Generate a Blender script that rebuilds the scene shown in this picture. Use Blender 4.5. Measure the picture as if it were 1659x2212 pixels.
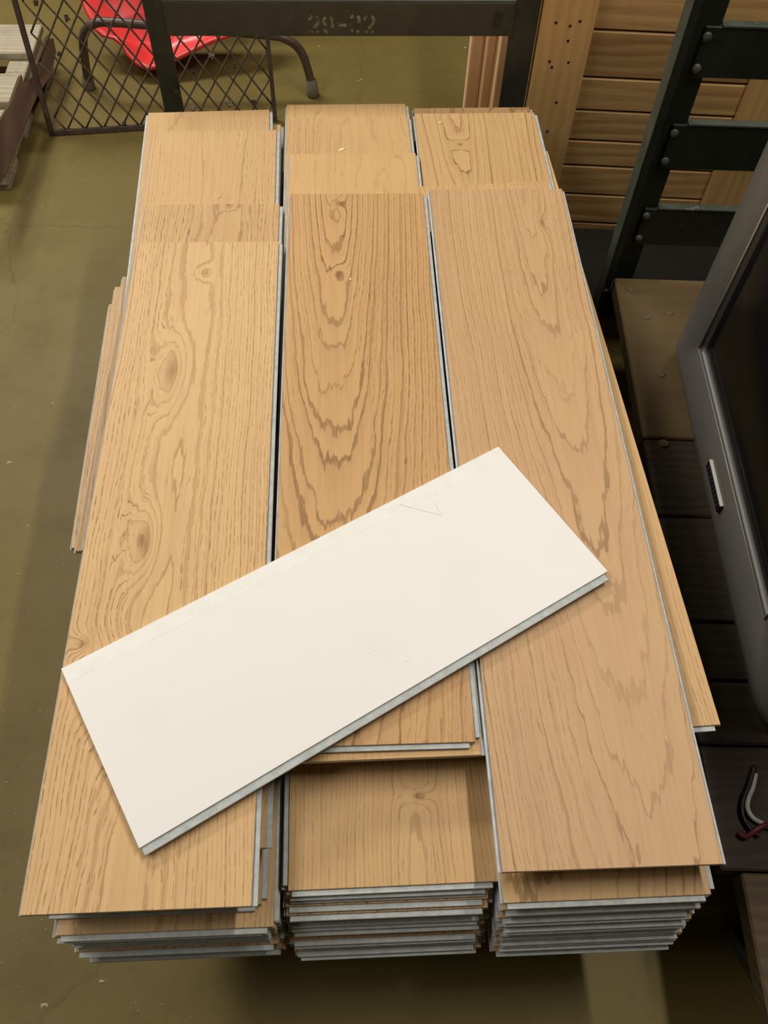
import bpy, bmesh, math, random
from mathutils import Vector, Matrix
random.seed(7)
for o in list(bpy.data.objects): bpy.data.objects.remove(o)
S = bpy.context.scene
COL = S.collection

# ---------------------------------------------------------------- camera
CAM_Z = 1.5
F_PX = 1810.0
ROT = ((0.9990, -0.0216, 0.0397), (-0.0402, -0.8430, 0.5365), (0.0219, -0.5375, -0.8430))
cd = bpy.data.cameras.new('camera'); cam = bpy.data.objects.new('camera', cd); COL.objects.link(cam)
R_ = Matrix(ROT)
cx = R_.col[0].normalized(); cz = (-R_.col[2]).normalized(); cy = cz.cross(cx).normalized(); cx = cy.cross(cz)
cam.matrix_world = Matrix(((cx.x, cy.x, cz.x, 0), (cx.y, cy.y, cz.y, 0), (cx.z, cy.z, cz.z, CAM_Z), (0, 0, 0, 1)))
cd.sensor_fit = 'VERTICAL'; cd.sensor_height = 24; cd.lens = F_PX / 2212 * 24
cd.clip_start = 0.02
S.camera = cam

# ---------------------------------------------------------------- world, lamps, exposure
w = bpy.data.worlds.new('world'); S.world = w; w.use_nodes = True
bg = w.node_tree.nodes['Background']; bg.inputs[0].default_value = (1.0, 0.93, 0.80, 1); bg.inputs[1].default_value = 0.03
def tube_lamp(name, loc, sx, sy, power, col, rot=(0, 0, 0)):
    l = bpy.data.lights.new(name, 'AREA'); l.shape = 'RECTANGLE'; l.size = sx; l.size_y = sy; l.energy = power; l.color = col
    o = bpy.data.objects.new(name, l); COL.objects.link(o); o.location = loc; o.rotation_euler = rot; return o
LAMP = (1.0, 0.968, 0.915)
tube_lamp('ceiling_tube_lamp', (0.95, 0.95, 2.85), 0.09, 1.5, 33, LAMP)
tube_lamp('ceiling_tube_lamp', (-1.7, 0.75, 3.0), 0.50, 2.0, 36, LAMP, (0, math.radians(-14), 0))
tube_lamp('ceiling_tube_lamp', (-1.7, 3.4, 2.9), 2.0, 0.6, 74, LAMP, (math.radians(-14), 0, 0))
S.view_settings.view_transform = 'Standard'; S.view_settings.look = 'None'
S.view_settings.exposure = 0.2; S.view_settings.gamma = 1.0; S.view_settings.use_curve_mapping = False

# ---------------------------------------------------------------- pixel rays for measuring (world positions of real things)
def ray(px, py): return R_ @ Vector((px - 829.5, py - 1106.0, F_PX))
def P(px, py, z):
    v = ray(px, py); t = (z - CAM_Z) / v.z; return Vector((v.x * t, v.y * t, z))
def PY(px, py, Y):
    v = ray(px, py); t = Y / v.y; return Vector((v.x * t, Y, CAM_Z + v.z * t))

# ---------------------------------------------------------------- helpers
def link(name, me, mat=None, parent=None, loc=None, rot=None):
    o = bpy.data.objects.new(name, me); COL.objects.link(o)
    if mat: me.materials.clear(); me.materials.append(mat)
    if parent: o.parent = parent
    if loc is not None: o.location = loc
    if rot is not None: o.rotation_euler = rot
    return o
def empty(name, loc=(0, 0, 0), rz=0):
    o = bpy.data.objects.new(name, None); COL.objects.link(o); o.location = loc; o.rotation_euler = (0, 0, rz)
    o.empty_display_size = 0.05; return o
def tag(o, label, cat, group=None, kind=None):
    o['label'] = label; o['category'] = cat
    if group: o['group'] = group
    if kind: o['kind'] = kind
    return o
def bm_obj(name, bm, mat, parent=None, smooth=False, loc=None, rot=None):
    me = bpy.data.meshes.new(name)
    bmesh.ops.recalc_face_normals(bm, faces=bm.faces)
    bm.to_mesh(me); bm.free()
    if smooth:
        for p in me.polygons: p.use_smooth = True
    return link(name, me, mat, parent, loc, rot)
def add_box(bm, a, b, bevel=0.0, M=None):
    r = bmesh.ops.create_cube(bm, size=1.0); vs = r['verts']
    for v in vs:
        v.co = Vector(((a[0] + b[0]) / 2 + v.co.x * (b[0] - a[0]), (a[1] + b[1]) / 2 + v.co.y * (b[1] - a[1]), (a[2] + b[2]) / 2 + v.co.z * (b[2] - a[2])))
    if bevel > 0:
        es = list({e for v in vs for e in v.link_edges})
        r2 = bmesh.ops.bevel(bm, geom=es, offset=bevel, segments=1, affect='EDGES', profile=0.5)
        vs = list({v for f in r2['faces'] for v in f.verts} | {v for v in vs if v.is_valid})
    if M:
        for v in vs: v.co = M @ v.co
    return vs
def box(name, a, b, mat, parent=None, bevel=0.0, M=None):
    bm = bmesh.new(); add_box(bm, a, b, bevel, M); return bm_obj(name, bm, mat, parent)
def tube_bm(bm, pts, r, n=8, cap=True):
    pts = [Vector(p) for p in pts]; rings = []; up = None
    for i, p in enumerate(pts):
        t = (pts[min(i + 1, len(pts) - 1)] - pts[max(i - 1, 0)]).normalized()
        if up is None:
            up = Vector((0, 0, 1)) if abs(t.z) < 0.9 else Vector((1, 0, 0))
        s = t.cross(up).normalized(); up = s.cross(t).normalized()
        rr = r[i] if isinstance(r, (list, tuple)) else r
        rings.append([bm.verts.new(p + (s * math.cos(2 * math.pi * k / n) + up * math.sin(2 * math.pi * k / n)) * rr) for k in range(n)])
    for a, b in zip(rings, rings[1:]):
        for k in range(n): bm.faces.new((a[k], a[(k + 1) % n], b[(k + 1) % n], b[k]))
    if cap: bm.faces.new(rings[0]); bm.faces.new(rings[-1])
def tube(name, pts, r, mat, parent=None, n=8):
    bm = bmesh.new(); tube_bm(bm, pts, r, n); return bm_obj(name, bm, mat, parent, smooth=True)
def smooth_path(pts, steps=6):
    pts = [Vector(p) for p in pts]; out = []
    for i in range(len(pts) - 1):
        p0 = pts[max(i - 1, 0)]; p1 = pts[i]; p2 = pts[i + 1]; p3 = pts[min(i + 2, len(pts) - 1)]
        for s in range(steps):
            t = s / steps
            out.append(0.5 * ((2 * p1) + (p2 - p0) * t + (2 * p0 - 5 * p1 + 4 * p2 - p3) * t * t + (3 * p1 - p0 - 3 * p2 + p3) * t ** 3))
    out.append(pts[-1]); return out

# ---------------------------------------------------------------- material builder
class NT:
    def __init__(s, name):
        s.m = bpy.data.materials.new(name); s.m.use_nodes = True; s.t = s.m.node_tree; s.b = s.t.nodes['Principled BSDF']
    def n(s, typ, **kw):
        nd = s.t.nodes.new(typ)
        for k, v in kw.items(): setattr(nd, k, v)
        return nd
    def set(s, sock, v):
        if hasattr(v, 'links') or isinstance(v, bpy.types.NodeSocket): s.t.links.new(v, sock)
        else: sock.default_value = v
    def ma(s, op, a, b=0.0, c=None, clamp=False):
        nd = s.n('ShaderNodeMath', operation=op); nd.use_clamp = clamp
        s.set(nd.inputs[0], a); s.set(nd.inputs[1], b)
        if c is not None: s.set(nd.inputs[2], c)
        return nd.outputs[0]
    def add(s, a, b): return s.ma('ADD', a, b)
    def mul(s, a, b): return s.ma('MULTIPLY', a, b)
    def sub(s, a, b): return s.ma('SUBTRACT', a, b)
    def sstep(s, x, lo, hi):
        nd = s.n('ShaderNodeMapRange', interpolation_type='SMOOTHSTEP')
        s.set(nd.inputs[0], x); s.set(nd.inputs[1], lo); s.set(nd.inputs[2], hi); nd.inputs[3].default_value = 0; nd.inputs[4].default_value = 1
        return nd.outputs[0]
    def xyz(s, x, y, z=0.0):
        nd = s.n('ShaderNodeCombineXYZ'); s.set(nd.inputs[0], x); s.set(nd.inputs[1], y); s.set(nd.inputs[2], z); return nd.outputs[0]
    def noise(s, vec, scale, detail=2.0, rough=0.5):
        nd = s.n('ShaderNodeTexNoise'); s.set(nd.inputs['Vector'], vec); nd.inputs['Scale'].default_value = scale
        nd.inputs['Detail'].default_value = detail; nd.inputs['Roughness'].default_value = rough; return nd.outputs['Fac']
    def obj(s):
        tc = s.n('ShaderNodeTexCoord'); sp = s.n('ShaderNodeSeparateXYZ'); s.t.links.new(tc.outputs['Object'], sp.inputs[0])
        return tc.outputs['Object'], sp.outputs[0], sp.outputs[1], sp.outputs[2]
    def mix(s, f, a, b):
        nd = s.n('ShaderNodeMix', data_type='RGBA'); s.set(nd.inputs['Factor'], f)
        ca = nd.inputs[6]; cb = nd.inputs[7]; s.set(ca, a); s.set(cb, b); return nd.outputs[2]
    def out(s, col, rough=0.5, metal=0.0, bump=None, bstr=0.3, bdist=0.001, spec=0.5):
        s.set(s.b.inputs['Base Color'], col); s.set(s.b.inputs['Roughness'], rough); s.b.inputs['Metallic'].default_value = metal
        s.b.inputs['Specular IOR Level'].default_value = spec
        if bump is not None:
            bn = s.n('ShaderNodeBump'); bn.inputs['Strength'].default_value = bstr; bn.inputs['Distance'].default_value = bdist
            s.set(bn.inputs['Height'], bump); s.t.links.new(bn.outputs[0], s.b.inputs['Normal'])
        return s.m
def lin(r, g, b):
    f = lambda c: (c / 255 / 12.92) if c <= 10.3 else ((c / 255 + 0.055) / 1.055) ** 2.4
    return (f(r), f(g), f(b), 1)

def oak(name, c=0.0, h0=0.06, k=-0.12, dr=0.010, amp=0.7, warp=0.012, knots=(), tint=1.0, seed=0.0, pore=0.6, per_object=False, light=(204, 165, 112), dark=(134, 99, 58)):
    """Printed plain-sawn oak: growth rings cut by a slightly tilted plane give straight lines at the sides and arches in the middle."""
    t = NT(name); vec, u, v, z = t.obj()
    if per_object:
        rnd = t.n('ShaderNodeObjectInfo').outputs['Random']
        sd = t.mul(rnd, 40.0); c = t.mul(t.sub(rnd, 0.5), 0.22)
        h0 = t.add(0.02, t.mul(t.ma('FRACT', t.mul(rnd, 7.3)), 0.11)); tone = t.add(0.90, t.mul(t.ma('FRACT', t.mul(rnd, 13.7)), 0.16))
    else:
        sd = seed; tone = tint
    big = t.noise(t.xyz(t.mul(u, 5.0), t.mul(v, 1.6), sd), 1.0, 2.0)
    med = t.noise(t.xyz(t.mul(u, 30.0), t.mul(v, 8.0), t.add(sd, 3.1)), 1.0, 3.0, 0.6)
    jag = t.noise(t.xyz(t.mul(u, 160.0), t.mul(v, 14.0), t.add(sd, 1.7)), 1.0, 2.0)
    grain = t.noise(t.xyz(t.mul(u, 700.0), t.mul(v, 45.0), sd), 1.0, 2.0)
    uu = t.sub(t.add(u, t.mul(t.sub(big, 0.5), warp * 4.0)), c)
    hh = t.add(t.add(h0, t.mul(v, k)), t.mul(t.sub(med, 0.5), 0.016))
    hh = t.add(hh, t.mul(t.sub(jag, 0.5), 0.006))
    hh = t.ma('MAXIMUM', hh, 0.0) if not per_object else t.ma('ABSOLUTE', hh)
    r = t.ma('SQRT', t.add(t.mul(uu, uu), t.mul(hh, hh)))
    core = None
    for (ku, kv, su, sv, ka) in knots:
        du = t.mul(t.sub(t.add(u, t.mul(t.sub(med, 0.5), 0.02)), ku), 1 / su); dv = t.mul(t.sub(v, kv), 1 / sv)
        d2 = t.add(t.mul(du, du), t.mul(dv, dv)); g = t.ma('EXPONENT', t.mul(d2, -1.0))
        r = t.add(r, t.mul(g, ka))
        cg = t.ma('EXPONENT', t.mul(d2, -7.0)); core = cg if core is None else t.ma('MAXIMUM', core, cg)
    r = t.add(r, t.mul(t.sub(grain, 0.5), 0.0009))
    # ring lines: thin, each of its own strength, with a soft shade behind
    q = t.mul(r, 1.0 / dr)
    q = t.add(q, t.mul(t.noise(t.xyz(t.mul(r, 90.0), sd, 0.0), 1.0, 1.0), 1.2))
    ph = t.ma('FRACT', q); idx = t.ma('FLOOR', q)
    wn = t.n('ShaderNodeTexWhiteNoise', noise_dimensions='1D'); t.set(wn.inputs['W'], t.add(idx, sd))
    wn2 = t.n('ShaderNodeTexWhiteNoise', noise_dimensions='1D'); t.set(wn2.inputs['W'], t.add(idx, t.add(sd, 0.37)))
    wd = t.add(0.10, t.mul(wn2.outputs[0], 0.13))
    line = t.mul(t.sstep(ph, 0.0, 0.05), t.sub(1.0, t.sstep(ph, wd, t.add(wd, 0.07))))
    soft = t.mul(t.sstep(ph, 0.0, 0.1), t.sub(1.0, t.sstep(ph, 0.15, 0.8)))
    near_c = t.sub(1.0, t.mul(t.sstep(t.ma('ABSOLUTE', uu), 0.02, 0.10), 0.35))
    band = t.mul(t.add(t.mul(line, t.add(0.45, t.mul(grain, 0.8))), t.mul(soft, 0.22)), t.mul(near_c, t.add(0.35, t.mul(wn.outputs[0], 0.65))))
    # pores: short dark dashes strung along close rings
    q2 = t.add(t.mul(r, 1.0 / 0.0050), t.mul(med, 0.9)); i2 = t.ma('FLOOR', q2); p2 = t.ma('FRACT', q2)
    wa = t.n('ShaderNodeTexWhiteNoise', noise_dimensions='1D'); t.set(wa.inputs['W'], t.add(i2, t.add(sd, 0.61)))
    sv_ = t.add(t.add(t.mul(v, 44.0), t.mul(jag, 1.6)), t.mul(wa.outputs[0], 17.0)); cel = t.ma('FLOOR', sv_); fr = t.ma('FRACT', sv_)
    wb = t.n('ShaderNodeTexWhiteNoise', noise_dimensions='2D'); t.set(wb.inputs['Vector'], t.xyz(i2, t.add(cel, sd)))
    on = t.mul(t.sstep(wb.outputs[0], 0.20, 0.42), t.add(0.4, t.mul(wb.outputs[0], 0.6)))
    ln = t.mul(t.sstep(p2, 0.34, 0.44), t.sub(1.0, t.sstep(p2, 0.50, 0.62)))
    en = t.mul(t.sstep(fr, 0.02, 0.15), t.sub(1.0, t.sstep(fr, 0.70, 0.92)))
    straight = t.sstep(t.ma('DIVIDE', t.ma('ABSOLUTE', uu), t.ma('MAXIMUM', r, 0.004)), 0.35, 0.8)
    patch = t.add(0.6, t.mul(t.sstep(big, 0.35, 0.65), 0.4))
    dash = t.mul(t.mul(ln, t.add(0.22, t.mul(t.mul(en, on), 0.78))), t.mul(straight, patch))
    pores = t.mul(t.sstep(grain, 0.58, 0.72), 0.5)
    f = t.add(t.mul(band, amp * 1.15), t.mul(dash, pore * 1.15))
    streak = t.noise(t.xyz(t.mul(u, 190.0), t.mul(v, 3.0), t.add(sd, 2.2)), 1.0, 3.0, 0.6)
    f = t.add(f, t.mul(pores, pore * 0.34)); f = t.add(f, t.mul(t.sub(streak, 0.5), 0.55))
    f = t.add(f, t.mul(t.sub(big, 0.45), 0.38))
    f = t.add(f, t.mul(t.sub(med, 0.45), 0.30))
    if core is not None: f = t.add(f, t.mul(core, 0.75))
    f = t.ma('MULTIPLY', f, 1.0, clamp=True)
    col = t.mix(f, lin(*light), lin(*dark))
    col = t.mix(t.mul(t.sstep(med, 0.35, 0.75), 0.30), col, lin(light[0] + 2, light[1] - 8, light[2] + 2))
    hs = t.n('ShaderNodeHueSaturation'); t.set(hs.inputs['Value'], tone); t.set(hs.inputs['Color'], col)
    hgt = t.sub(0.0, pores)
    return t.out(hs.outputs[0], 0.55, 0, hgt, 0.25, 0.0005, 0.3)

def rough_wood(name, light, dark, along='X', scale=1.0, rough=0.7, grain=1.0, stain=0.0):
    t = NT(name); vec, x, y, z = t.obj()
    rnd = t.n('ShaderNodeObjectInfo').outputs['Random']; sd = t.mul(rnd, 50.0)
    a, b, c = {'X': (x, y, z), 'Y': (y, x, z), 'Z': (z, x, y)}[along]
    n0 = t.noise(t.xyz(t.mul(a, 1.5 * scale), t.mul(t.add(b, c), 6.0 * scale), sd), 1.0, 3.0)
    n1 = t.noise(t.xyz(t.mul(a, 6 * scale), t.mul(t.add(b, c), 90 * scale), sd), 1.0, 3.0, 0.6)
    wv = t.ma('FRACT', t.mul(t.add(t.add(b, c), t.mul(n0, 0.12)), 55.0 * scale))
    line = t.mul(t.sstep(wv, 0.0, 0.3), t.sub(1.0, t.sstep(wv, 0.4, 1.0)))
    f = t.add(t.mul(line, 0.35 * grain), t.add(t.mul(n1, 0.5 * grain), t.mul(t.sub(n0, 0.5), 0.7)))
    f = t.add(f, t.mul(t.sub(rnd, 0.5), 0.35))
    f = t.ma('MULTIPLY', f, 1.0, clamp=True)
    col = t.mix(f, lin(*light), lin(*dark))
    if stain:
        ns = t.noise(vec, 7.0, 4.0, 0.7); col = t.mix(t.mul(t.sstep(ns, 0.5, 0.7), stain), col, lin(60, 48, 36))
    return t.out(col, rough, 0, n1, 0.4, 0.002, 0.3)

def paint(name, c1, c2, rough=0.5, scale=30.0, metal=0.0, wear=None, bstr=0.2, spec=0.5):
    t = NT(name); vec, x, y, z = t.obj()
    n0 = t.noise(vec, scale, 4.0, 0.65); n1 = t.noise(vec, scale * 7, 2.0)
    col = t.mix(t.sstep(n0, 0.3, 0.7), lin(*c1), lin(*c2))
    if wear: col = t.mix(t.sstep(t.add(t.mul(n0, 0.6), t.mul(n1, 0.4)), 0.60, 0.68), col, lin(*wear))
    return t.out(col, rough, metal, n1, bstr, 0.001, spec)

# floor: olive painted concrete, worn and dusty
def floor_mat():
    t = NT('olive_concrete'); vec, x, y, z = t.obj()
    a = t.noise(vec, 1.3, 3.0); b = t.noise(vec, 7.0, 5.0, 0.65); c = t.noise(vec, 120.0, 2.0); d = t.noise(vec, 30.0, 3.0, 0.6)
    col = t.mix(t.sstep(a, 0.3, 0.7), lin(112, 96, 49), lin(120, 103, 54))
    col = t.mix(t.mul(t.sstep(b, 0.45, 0.75), 0.45), col, lin(98, 84, 45))
    col = t.mix(t.mul(t.sstep(d, 0.6, 0.75), 0.25), col, lin(88, 75, 40))
    col = t.mix(t.mul(t.sstep(c, 0.6, 0.8), 0.15), col, lin(138, 124, 92))
    vo = t.n('ShaderNodeTexVoronoi', feature='DISTANCE_TO_EDGE'); vo.inputs['Scale'].default_value = 0.9
    t.set(vo.inputs['Vector'], t.xyz(t.add(x, t.mul(b, 0.12)), t.add(y, t.mul(d, 0.05)), 0.3))
    crack = t.sub(1.0, t.sstep(vo.outputs['Distance'], 0.0, 0.005))
    col = t.mix(t.mul(crack, t.mul(t.sstep(a, 0.4, 0.6), 0.3)), col, lin(74, 62, 40))
    return t.out(col, t.add(0.42, t.mul(b, 0.2)), 0, t.add(t.mul(b, 0.5), t.mul(c, 0.5)), 0.15, 0.002, 0.22)

M = {}
M['floor'] = floor_mat()
M['core'] = paint('plank_core', (196, 196, 192), (176, 177, 174), 0.6, 60, bstr=0.1)
M['tongue'] = paint('plank_tongue', (186, 188, 182), (164, 167, 162), 0.55, 80, bstr=0.1)
M['green'] = paint('dark_green_paint', (58, 57, 44), (42, 43, 34), 0.45, 14, wear=(84, 78, 62), bstr=0.3)
M['green2'] = paint('black_green_paint', (33, 39, 31), (25, 30, 24), 0.45, 22, wear=(46, 50, 40), bstr=0.3)
M['rivet'] = paint('dull_rivet', (92, 92, 84), (70, 70, 62), 0.45, 40)
M['flange'] = paint('grey_green_edge', (74, 80, 68), (60, 66, 54), 0.5, 20, wear=(96, 98, 86))
M['rust'] = paint('rusty_steel', (84, 68, 50), (58, 47, 36), 0.75, 60, wear=(104, 92, 72))
M['wire'] = paint('rusty_wire', (96, 80, 58), (62, 52, 38), 0.75, 90, wear=(108, 98, 80))
M['tubebrown'] = paint('brown_tube', (98, 78, 66), (78, 60, 50), 0.35, 25)
M['rubber'] = paint('grey_rubber', (112, 103, 80), (92, 84, 64), 0.7, 30)
M['red'] = paint('red_plastic', (240, 74, 72), (232, 64, 62), 0.3, 6, bstr=0.05)
M['stencil'] = paint('stencil_paint', (142, 132, 102), (74, 69, 52), 0.7, 50)
M['lint'] = paint('lint', (150, 140, 118), (100, 92, 74), 0.9, 80)
M['crate'] = rough_wood('crate_boards', (196, 156, 98), (136, 100, 56), 'X', 0.7, stain=0.15)
M['stile'] = rough_wood('crate_stile', (212, 168, 106), (160, 118, 66), 'Z', 0.8, grain=0.6, stain=0.1)
M['lumber'] = rough_wood('fresh_lumber', (248, 205, 158), (214, 160, 108), 'Z', 0.6, grain=0.4)
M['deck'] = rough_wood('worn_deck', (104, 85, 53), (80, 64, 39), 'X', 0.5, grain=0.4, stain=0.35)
M['darkdeck'] = rough_wood('dark_brown_shade_deck', (74, 62, 46), (46, 38, 28), 'X', 1.0, stain=0.3)
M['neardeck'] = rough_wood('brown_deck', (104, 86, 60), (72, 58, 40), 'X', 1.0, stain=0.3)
M['deckbolt'] = paint('dusty_bolt', (112, 96, 66), (84, 70, 48), 0.7, 60)
M['pallet'] = rough_wood('grey_pallet', (186, 174, 148), (138, 126, 102), 'X', 1.0, stain=0.2)
M['bark'] = rough_wood('dark_broken_board', (110, 84, 62), (62, 46, 34), 'Y', 1.0, stain=0.3)
M['tvgrey'] = paint('tv_grey_plastic', (104, 101, 93), (98, 95, 88), 0.38, 3, bstr=0.02)
M['tvback'] = paint('tv_dark_plastic', (48, 47, 46), (42, 41, 40), 0.6, 8)
M['chrome'] = paint('chrome_gleam_paint', (236, 233, 222), (226, 222, 210), 0.25, 5, bstr=0.0)  # pale non-metal colour that carries the gleam of the badge's chrome edge
M['trim'] = paint('dull_bright_trim', (150, 147, 136), (140, 136, 126), 0.3, 5, bstr=0.0)
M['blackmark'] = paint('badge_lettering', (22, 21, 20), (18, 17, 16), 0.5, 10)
t_ = NT('dark_screen_glass'); M['screen'] = t_.out(lin(16, 16, 19), 0.16, 0, None, spec=0.5)
M['cablewhite'] = paint('white_cable', (205, 200, 188), (180, 174, 160), 0.5, 40)
M['cablered'] = paint('dark_red_cable', (110, 40, 36), (84, 28, 28), 0.5, 40)
M['cableblack'] = paint('black_cable', (26, 24, 22), (20, 18, 17), 0.5, 40)
M['caster'] = paint('caster_rubber', (40, 38, 35), (32, 30, 28), 0.7, 30)
M['crumb'] = paint('crumbs', (206, 194, 166), (150, 138, 110), 0.9, 200)
M['shaving'] = paint('pale_shaving', (240, 216, 170), (222, 194, 140), 0.8, 60)

def white_mat():
    t = NT('white_backing'); vec, x, y, z = t.obj()
    a = t.noise(vec, 9.0, 3.0); b = t.noise(vec, 60.0, 3.0, 0.7); c = t.noise(t.xyz(t.mul(x, 300.0), t.mul(y, 300.0), 0.0), 1.0, 1.0)
    col = t.mix(t.mul(t.sstep(a, 0.55, 0.75), 0.25), lin(235, 230, 222), lin(226, 220, 210))
    col = t.mix(t.mul(t.mul(t.sstep(b, 0.68, 0.76), t.sstep(a, 0.45, 0.65)), 0.35), col, lin(150, 142, 126))
    return t.out(col, 0.5, 0, b, 0.05, 0.0005, 0.4)
M['white'] = white_mat()
M['scratch'] = paint('scratch_grey', (188, 180, 166), (214, 207, 195), 0.7, 40)
M['whitelip'] = paint('white_lip', (238, 234, 224), (232, 227, 217), 0.5, 40, bstr=0.05)

# ---------------------------------------------------------------- floor
bm = bmesh.new(); add_box(bm, (-4, -2.5, -0.1), (4, 6, 0))
fl = bm_obj('floor', bm, M['floor']); fl['kind'] = 'structure'; fl['label'] = 'olive grey worn concrete floor with scattered crumbs'

# room shell, out of the picture: plain workshop walls and ceiling
M['wallpaint'] = paint('workshop_wall', (136, 130, 116), (124, 118, 104), 0.8, 4)
for nm, a, b in (('wall_back', (-4, 6, 0), (4, 6.1, 3.1)), ('wall_near', (-4, -2.6, 0), (4, -2.5, 3.1)), ('wall_left', (-4.1, -2.6, 0), (-4, 6.1, 3.1)), ('wall_right', (4, -2.6, 0), (4.1, 6.1, 3.1)), ('ceiling', (-4.1, -2.6, 3.1), (4.1, 6.1, 3.2))):
    o_ = box(nm, a, b, M['wallpaint']); o_['kind'] = 'structure'

# ================================================================ the pile of floor planks
T = 0.008; TOP = 0.5; W = 0.248; NL = 27
generic = [oak('oak_print_%s' % n, k=kk, dr=d, amp=am, warp=wp, pore=po, per_object=True, light=li)
           for n, kk, d, am, wp, po, li in (('even', -0.05, 0.011, 0.5, 0.006, 0.9, (205, 169, 117)), ('arched', -0.13, 0.011, 0.8, 0.010, 0.65, (201, 163, 111)), ('warm', 0.10, 0.012, 0.7, 0.014, 0.7, (204, 165, 114)))]
ORD = ['bottom', 'second', 'third', 'fourth', 'fifth', 'sixth', 'seventh', 'eighth', 'ninth', 'tenth', 'eleventh', 'twelfth', 'thirteenth', 'fourteenth', 'fifteenth', 'sixteenth', 'seventeenth', 'eighteenth', 'nineteenth', 'twentieth']
TORD = ['topmost', 'second', 'third', 'fourth', 'fifth', 'sixth', 'seventh', 'eighth', 'ninth']
def strip(name, a, b, mat, parent, bevel=0.0006):
    return box(name, a, b, mat, parent, bevel)
def plank(k, xl, yf, yb, rot=0.0, mat=None, flip=False, front=False, pile='left', label=None, width=W, tongue=0.0065, lip=0.0033, back_lip=False):
    """k layer from the top; xl left face edge at the plank's middle; yf/yb near and far ends; rot degrees about z."""
    L = yb - yf; zc = TOP - T * (k + 1)
    e = empty('oak_plank', (xl + width / 2, (yf + yb) / 2, zc), math.radians(rot))
    hw = width / 2; hl = L / 2; s = -1 if flip else 1
    bm = bmesh.new(); add_box(bm, (-hw, -hl, 0), (hw, hl, T - 0.0016), 0.0004)
    bm_obj('core', bm, M['core'], e)
    bm = bmesh.new(); add_box(bm, (-hw, -hl, T - 0.0016), (hw, hl, T), 0.0005)
    bm_obj('oak_face', bm, mat or random.choice(generic), e)
    a, b = sorted((s * hw, s * (hw + tongue)))
    strip('tongue', (a, -hl + (0.006 if front else 0), 0.0018), (b, hl - 0.004, 0.0052), M['tongue'], e)
    a, b = sorted((-s * hw, -s * (hw + lip)))
    strip('groove_lip', (a, -hl, 0.0), (b, hl, 0.0024), M['core'], e)
    if front: strip('end_tongue', (-hw + 0.004, -hl - 0.0065, 0.0018), (hw - 0.007, -hl, 0.0050), M['tongue'], e)
    if back_lip: strip('end_lip', (-hw, hl, 0.0), (hw, hl + 0.007, 0.0024), M['core'], e)
    if label is None:
        n = NL - 1 - k
        where = {'left': 'left pile', 'middle': 'middle pile', 'right': 'right pile beside the television'}[pile]
        if k < 9: label = 'oak-print floor plank, %s from the top of the %s' % (TORD[k], where)
        else: label = 'oak-print floor plank, %s in the %s' % (ORD[n] + (' one' if n == 0 else ' from the bottom'), where)
    tag(e, label, 'plank', 'oak floor planks in the %s pile' % pile)
    return e
def rnd(a, b): return random.uniform(a, b)

# left pile (x from -0.365)
L1 = oak('oak_left_top', light=(214, 176, 122), dark=(150, 111, 64), c=-0.015, h0=0.035, k=0.015, dr=0.0105, amp=0.5, warp=0.010, seed=2.0, pore=0.95,
         knots=((-0.035, 0.235, 0.026, 0.085, 0.040), (-0.045, -0.075, 0.022, 0.060, 0.045), (-0.070, -0.280, 0.024, 0.050, 0.030), (-0.045, -0.330, 0.020, 0.070, 0.030), (-0.105, -0.225, 0.016, 0.014, 0.020), (0.0, 0.46, 0.014, 0.02, 0.02)))
plank(0, -0.365, 0.133, 1.211, 0.0, L1, pile='left', label='long top oak plank of the left pile, knots down its middle')
plank(1, -0.364, 0.30, 1.325, 0.2, width=0.246, mat=oak('oak_left_b', c=0.03, h0=0.05, k=0.02, amp=0.45, seed=8, pore=0.9, knots=((0.03, 0.51, 0.012, 0.016, 0.02),)), front=False, pile='left', label='second oak plank of the left pile with a small dark knot near its far end')
plank(2, -0.374, 0.66, 1.565, 0.8, oak('oak_left_c', c=0.02, h0=0.06, k=-0.03, amp=0.3, seed=12, pore=0.6, tint=1.02, knots=((0.06, 0.58, 0.035, 0.05, 0.05), (0.108, 0.60, 0.006, 0.006, 0.01))), pile='left', back_lip=True, label='third oak plank of the left pile with a swirled figure at its far end')
plank(3, -0.385, 1.0, 1.645, 2.4, oak('oak_left_d', c=-0.06, h0=0.08, k=0.05, amp=0.25, seed=15, pore=0.5, tint=0.97), pile='left', lip=0.006, label='fourth oak plank of the left pile, farthest end showing by the mesh panel')
plank(4, -0.356, 0.198, 0.80, 0.2, pile='left')
plank(5, -0.373, 0.42, 1.622, 0.2, pile='left')
plank(6, -0.392, 0.62, 1.182, 1.4, pile='left', label='short oak offcut in the left pile, uppermost of three poking out sideways')
plank(7, -0.405, 0.62, 1.165, 1.5, pile='left', label='short oak offcut in the left pile, middle one of three poking out sideways')
plank(8, -0.4135, 0.63, 1.130, 1.4, pile='left', label='short oak offcut poking out farthest from the outer side of the left pile')
for k in range(9, NL):
    f = (k - 8) / (NL - 9)
    if k in (8, 9): yf, xl = rnd(0.14, 0.2), -0.366 + 0.004 * (k - 8)
    else: yf, xl = 0.128 - 0.020 * f + rnd(-0.006, 0.008), -0.354 + 0.012 * f + rnd(-0.004, 0.003)
    if k in (12, 17, 21): yf += 0.010
    if k == 10: yf, xl = 0.121, -0.348
    plank(k, xl, yf, yf + rnd(1.19, 1.46 if k % 3 else 1.5), rnd(-0.1, 0.1), pile='left', front=True)

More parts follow.
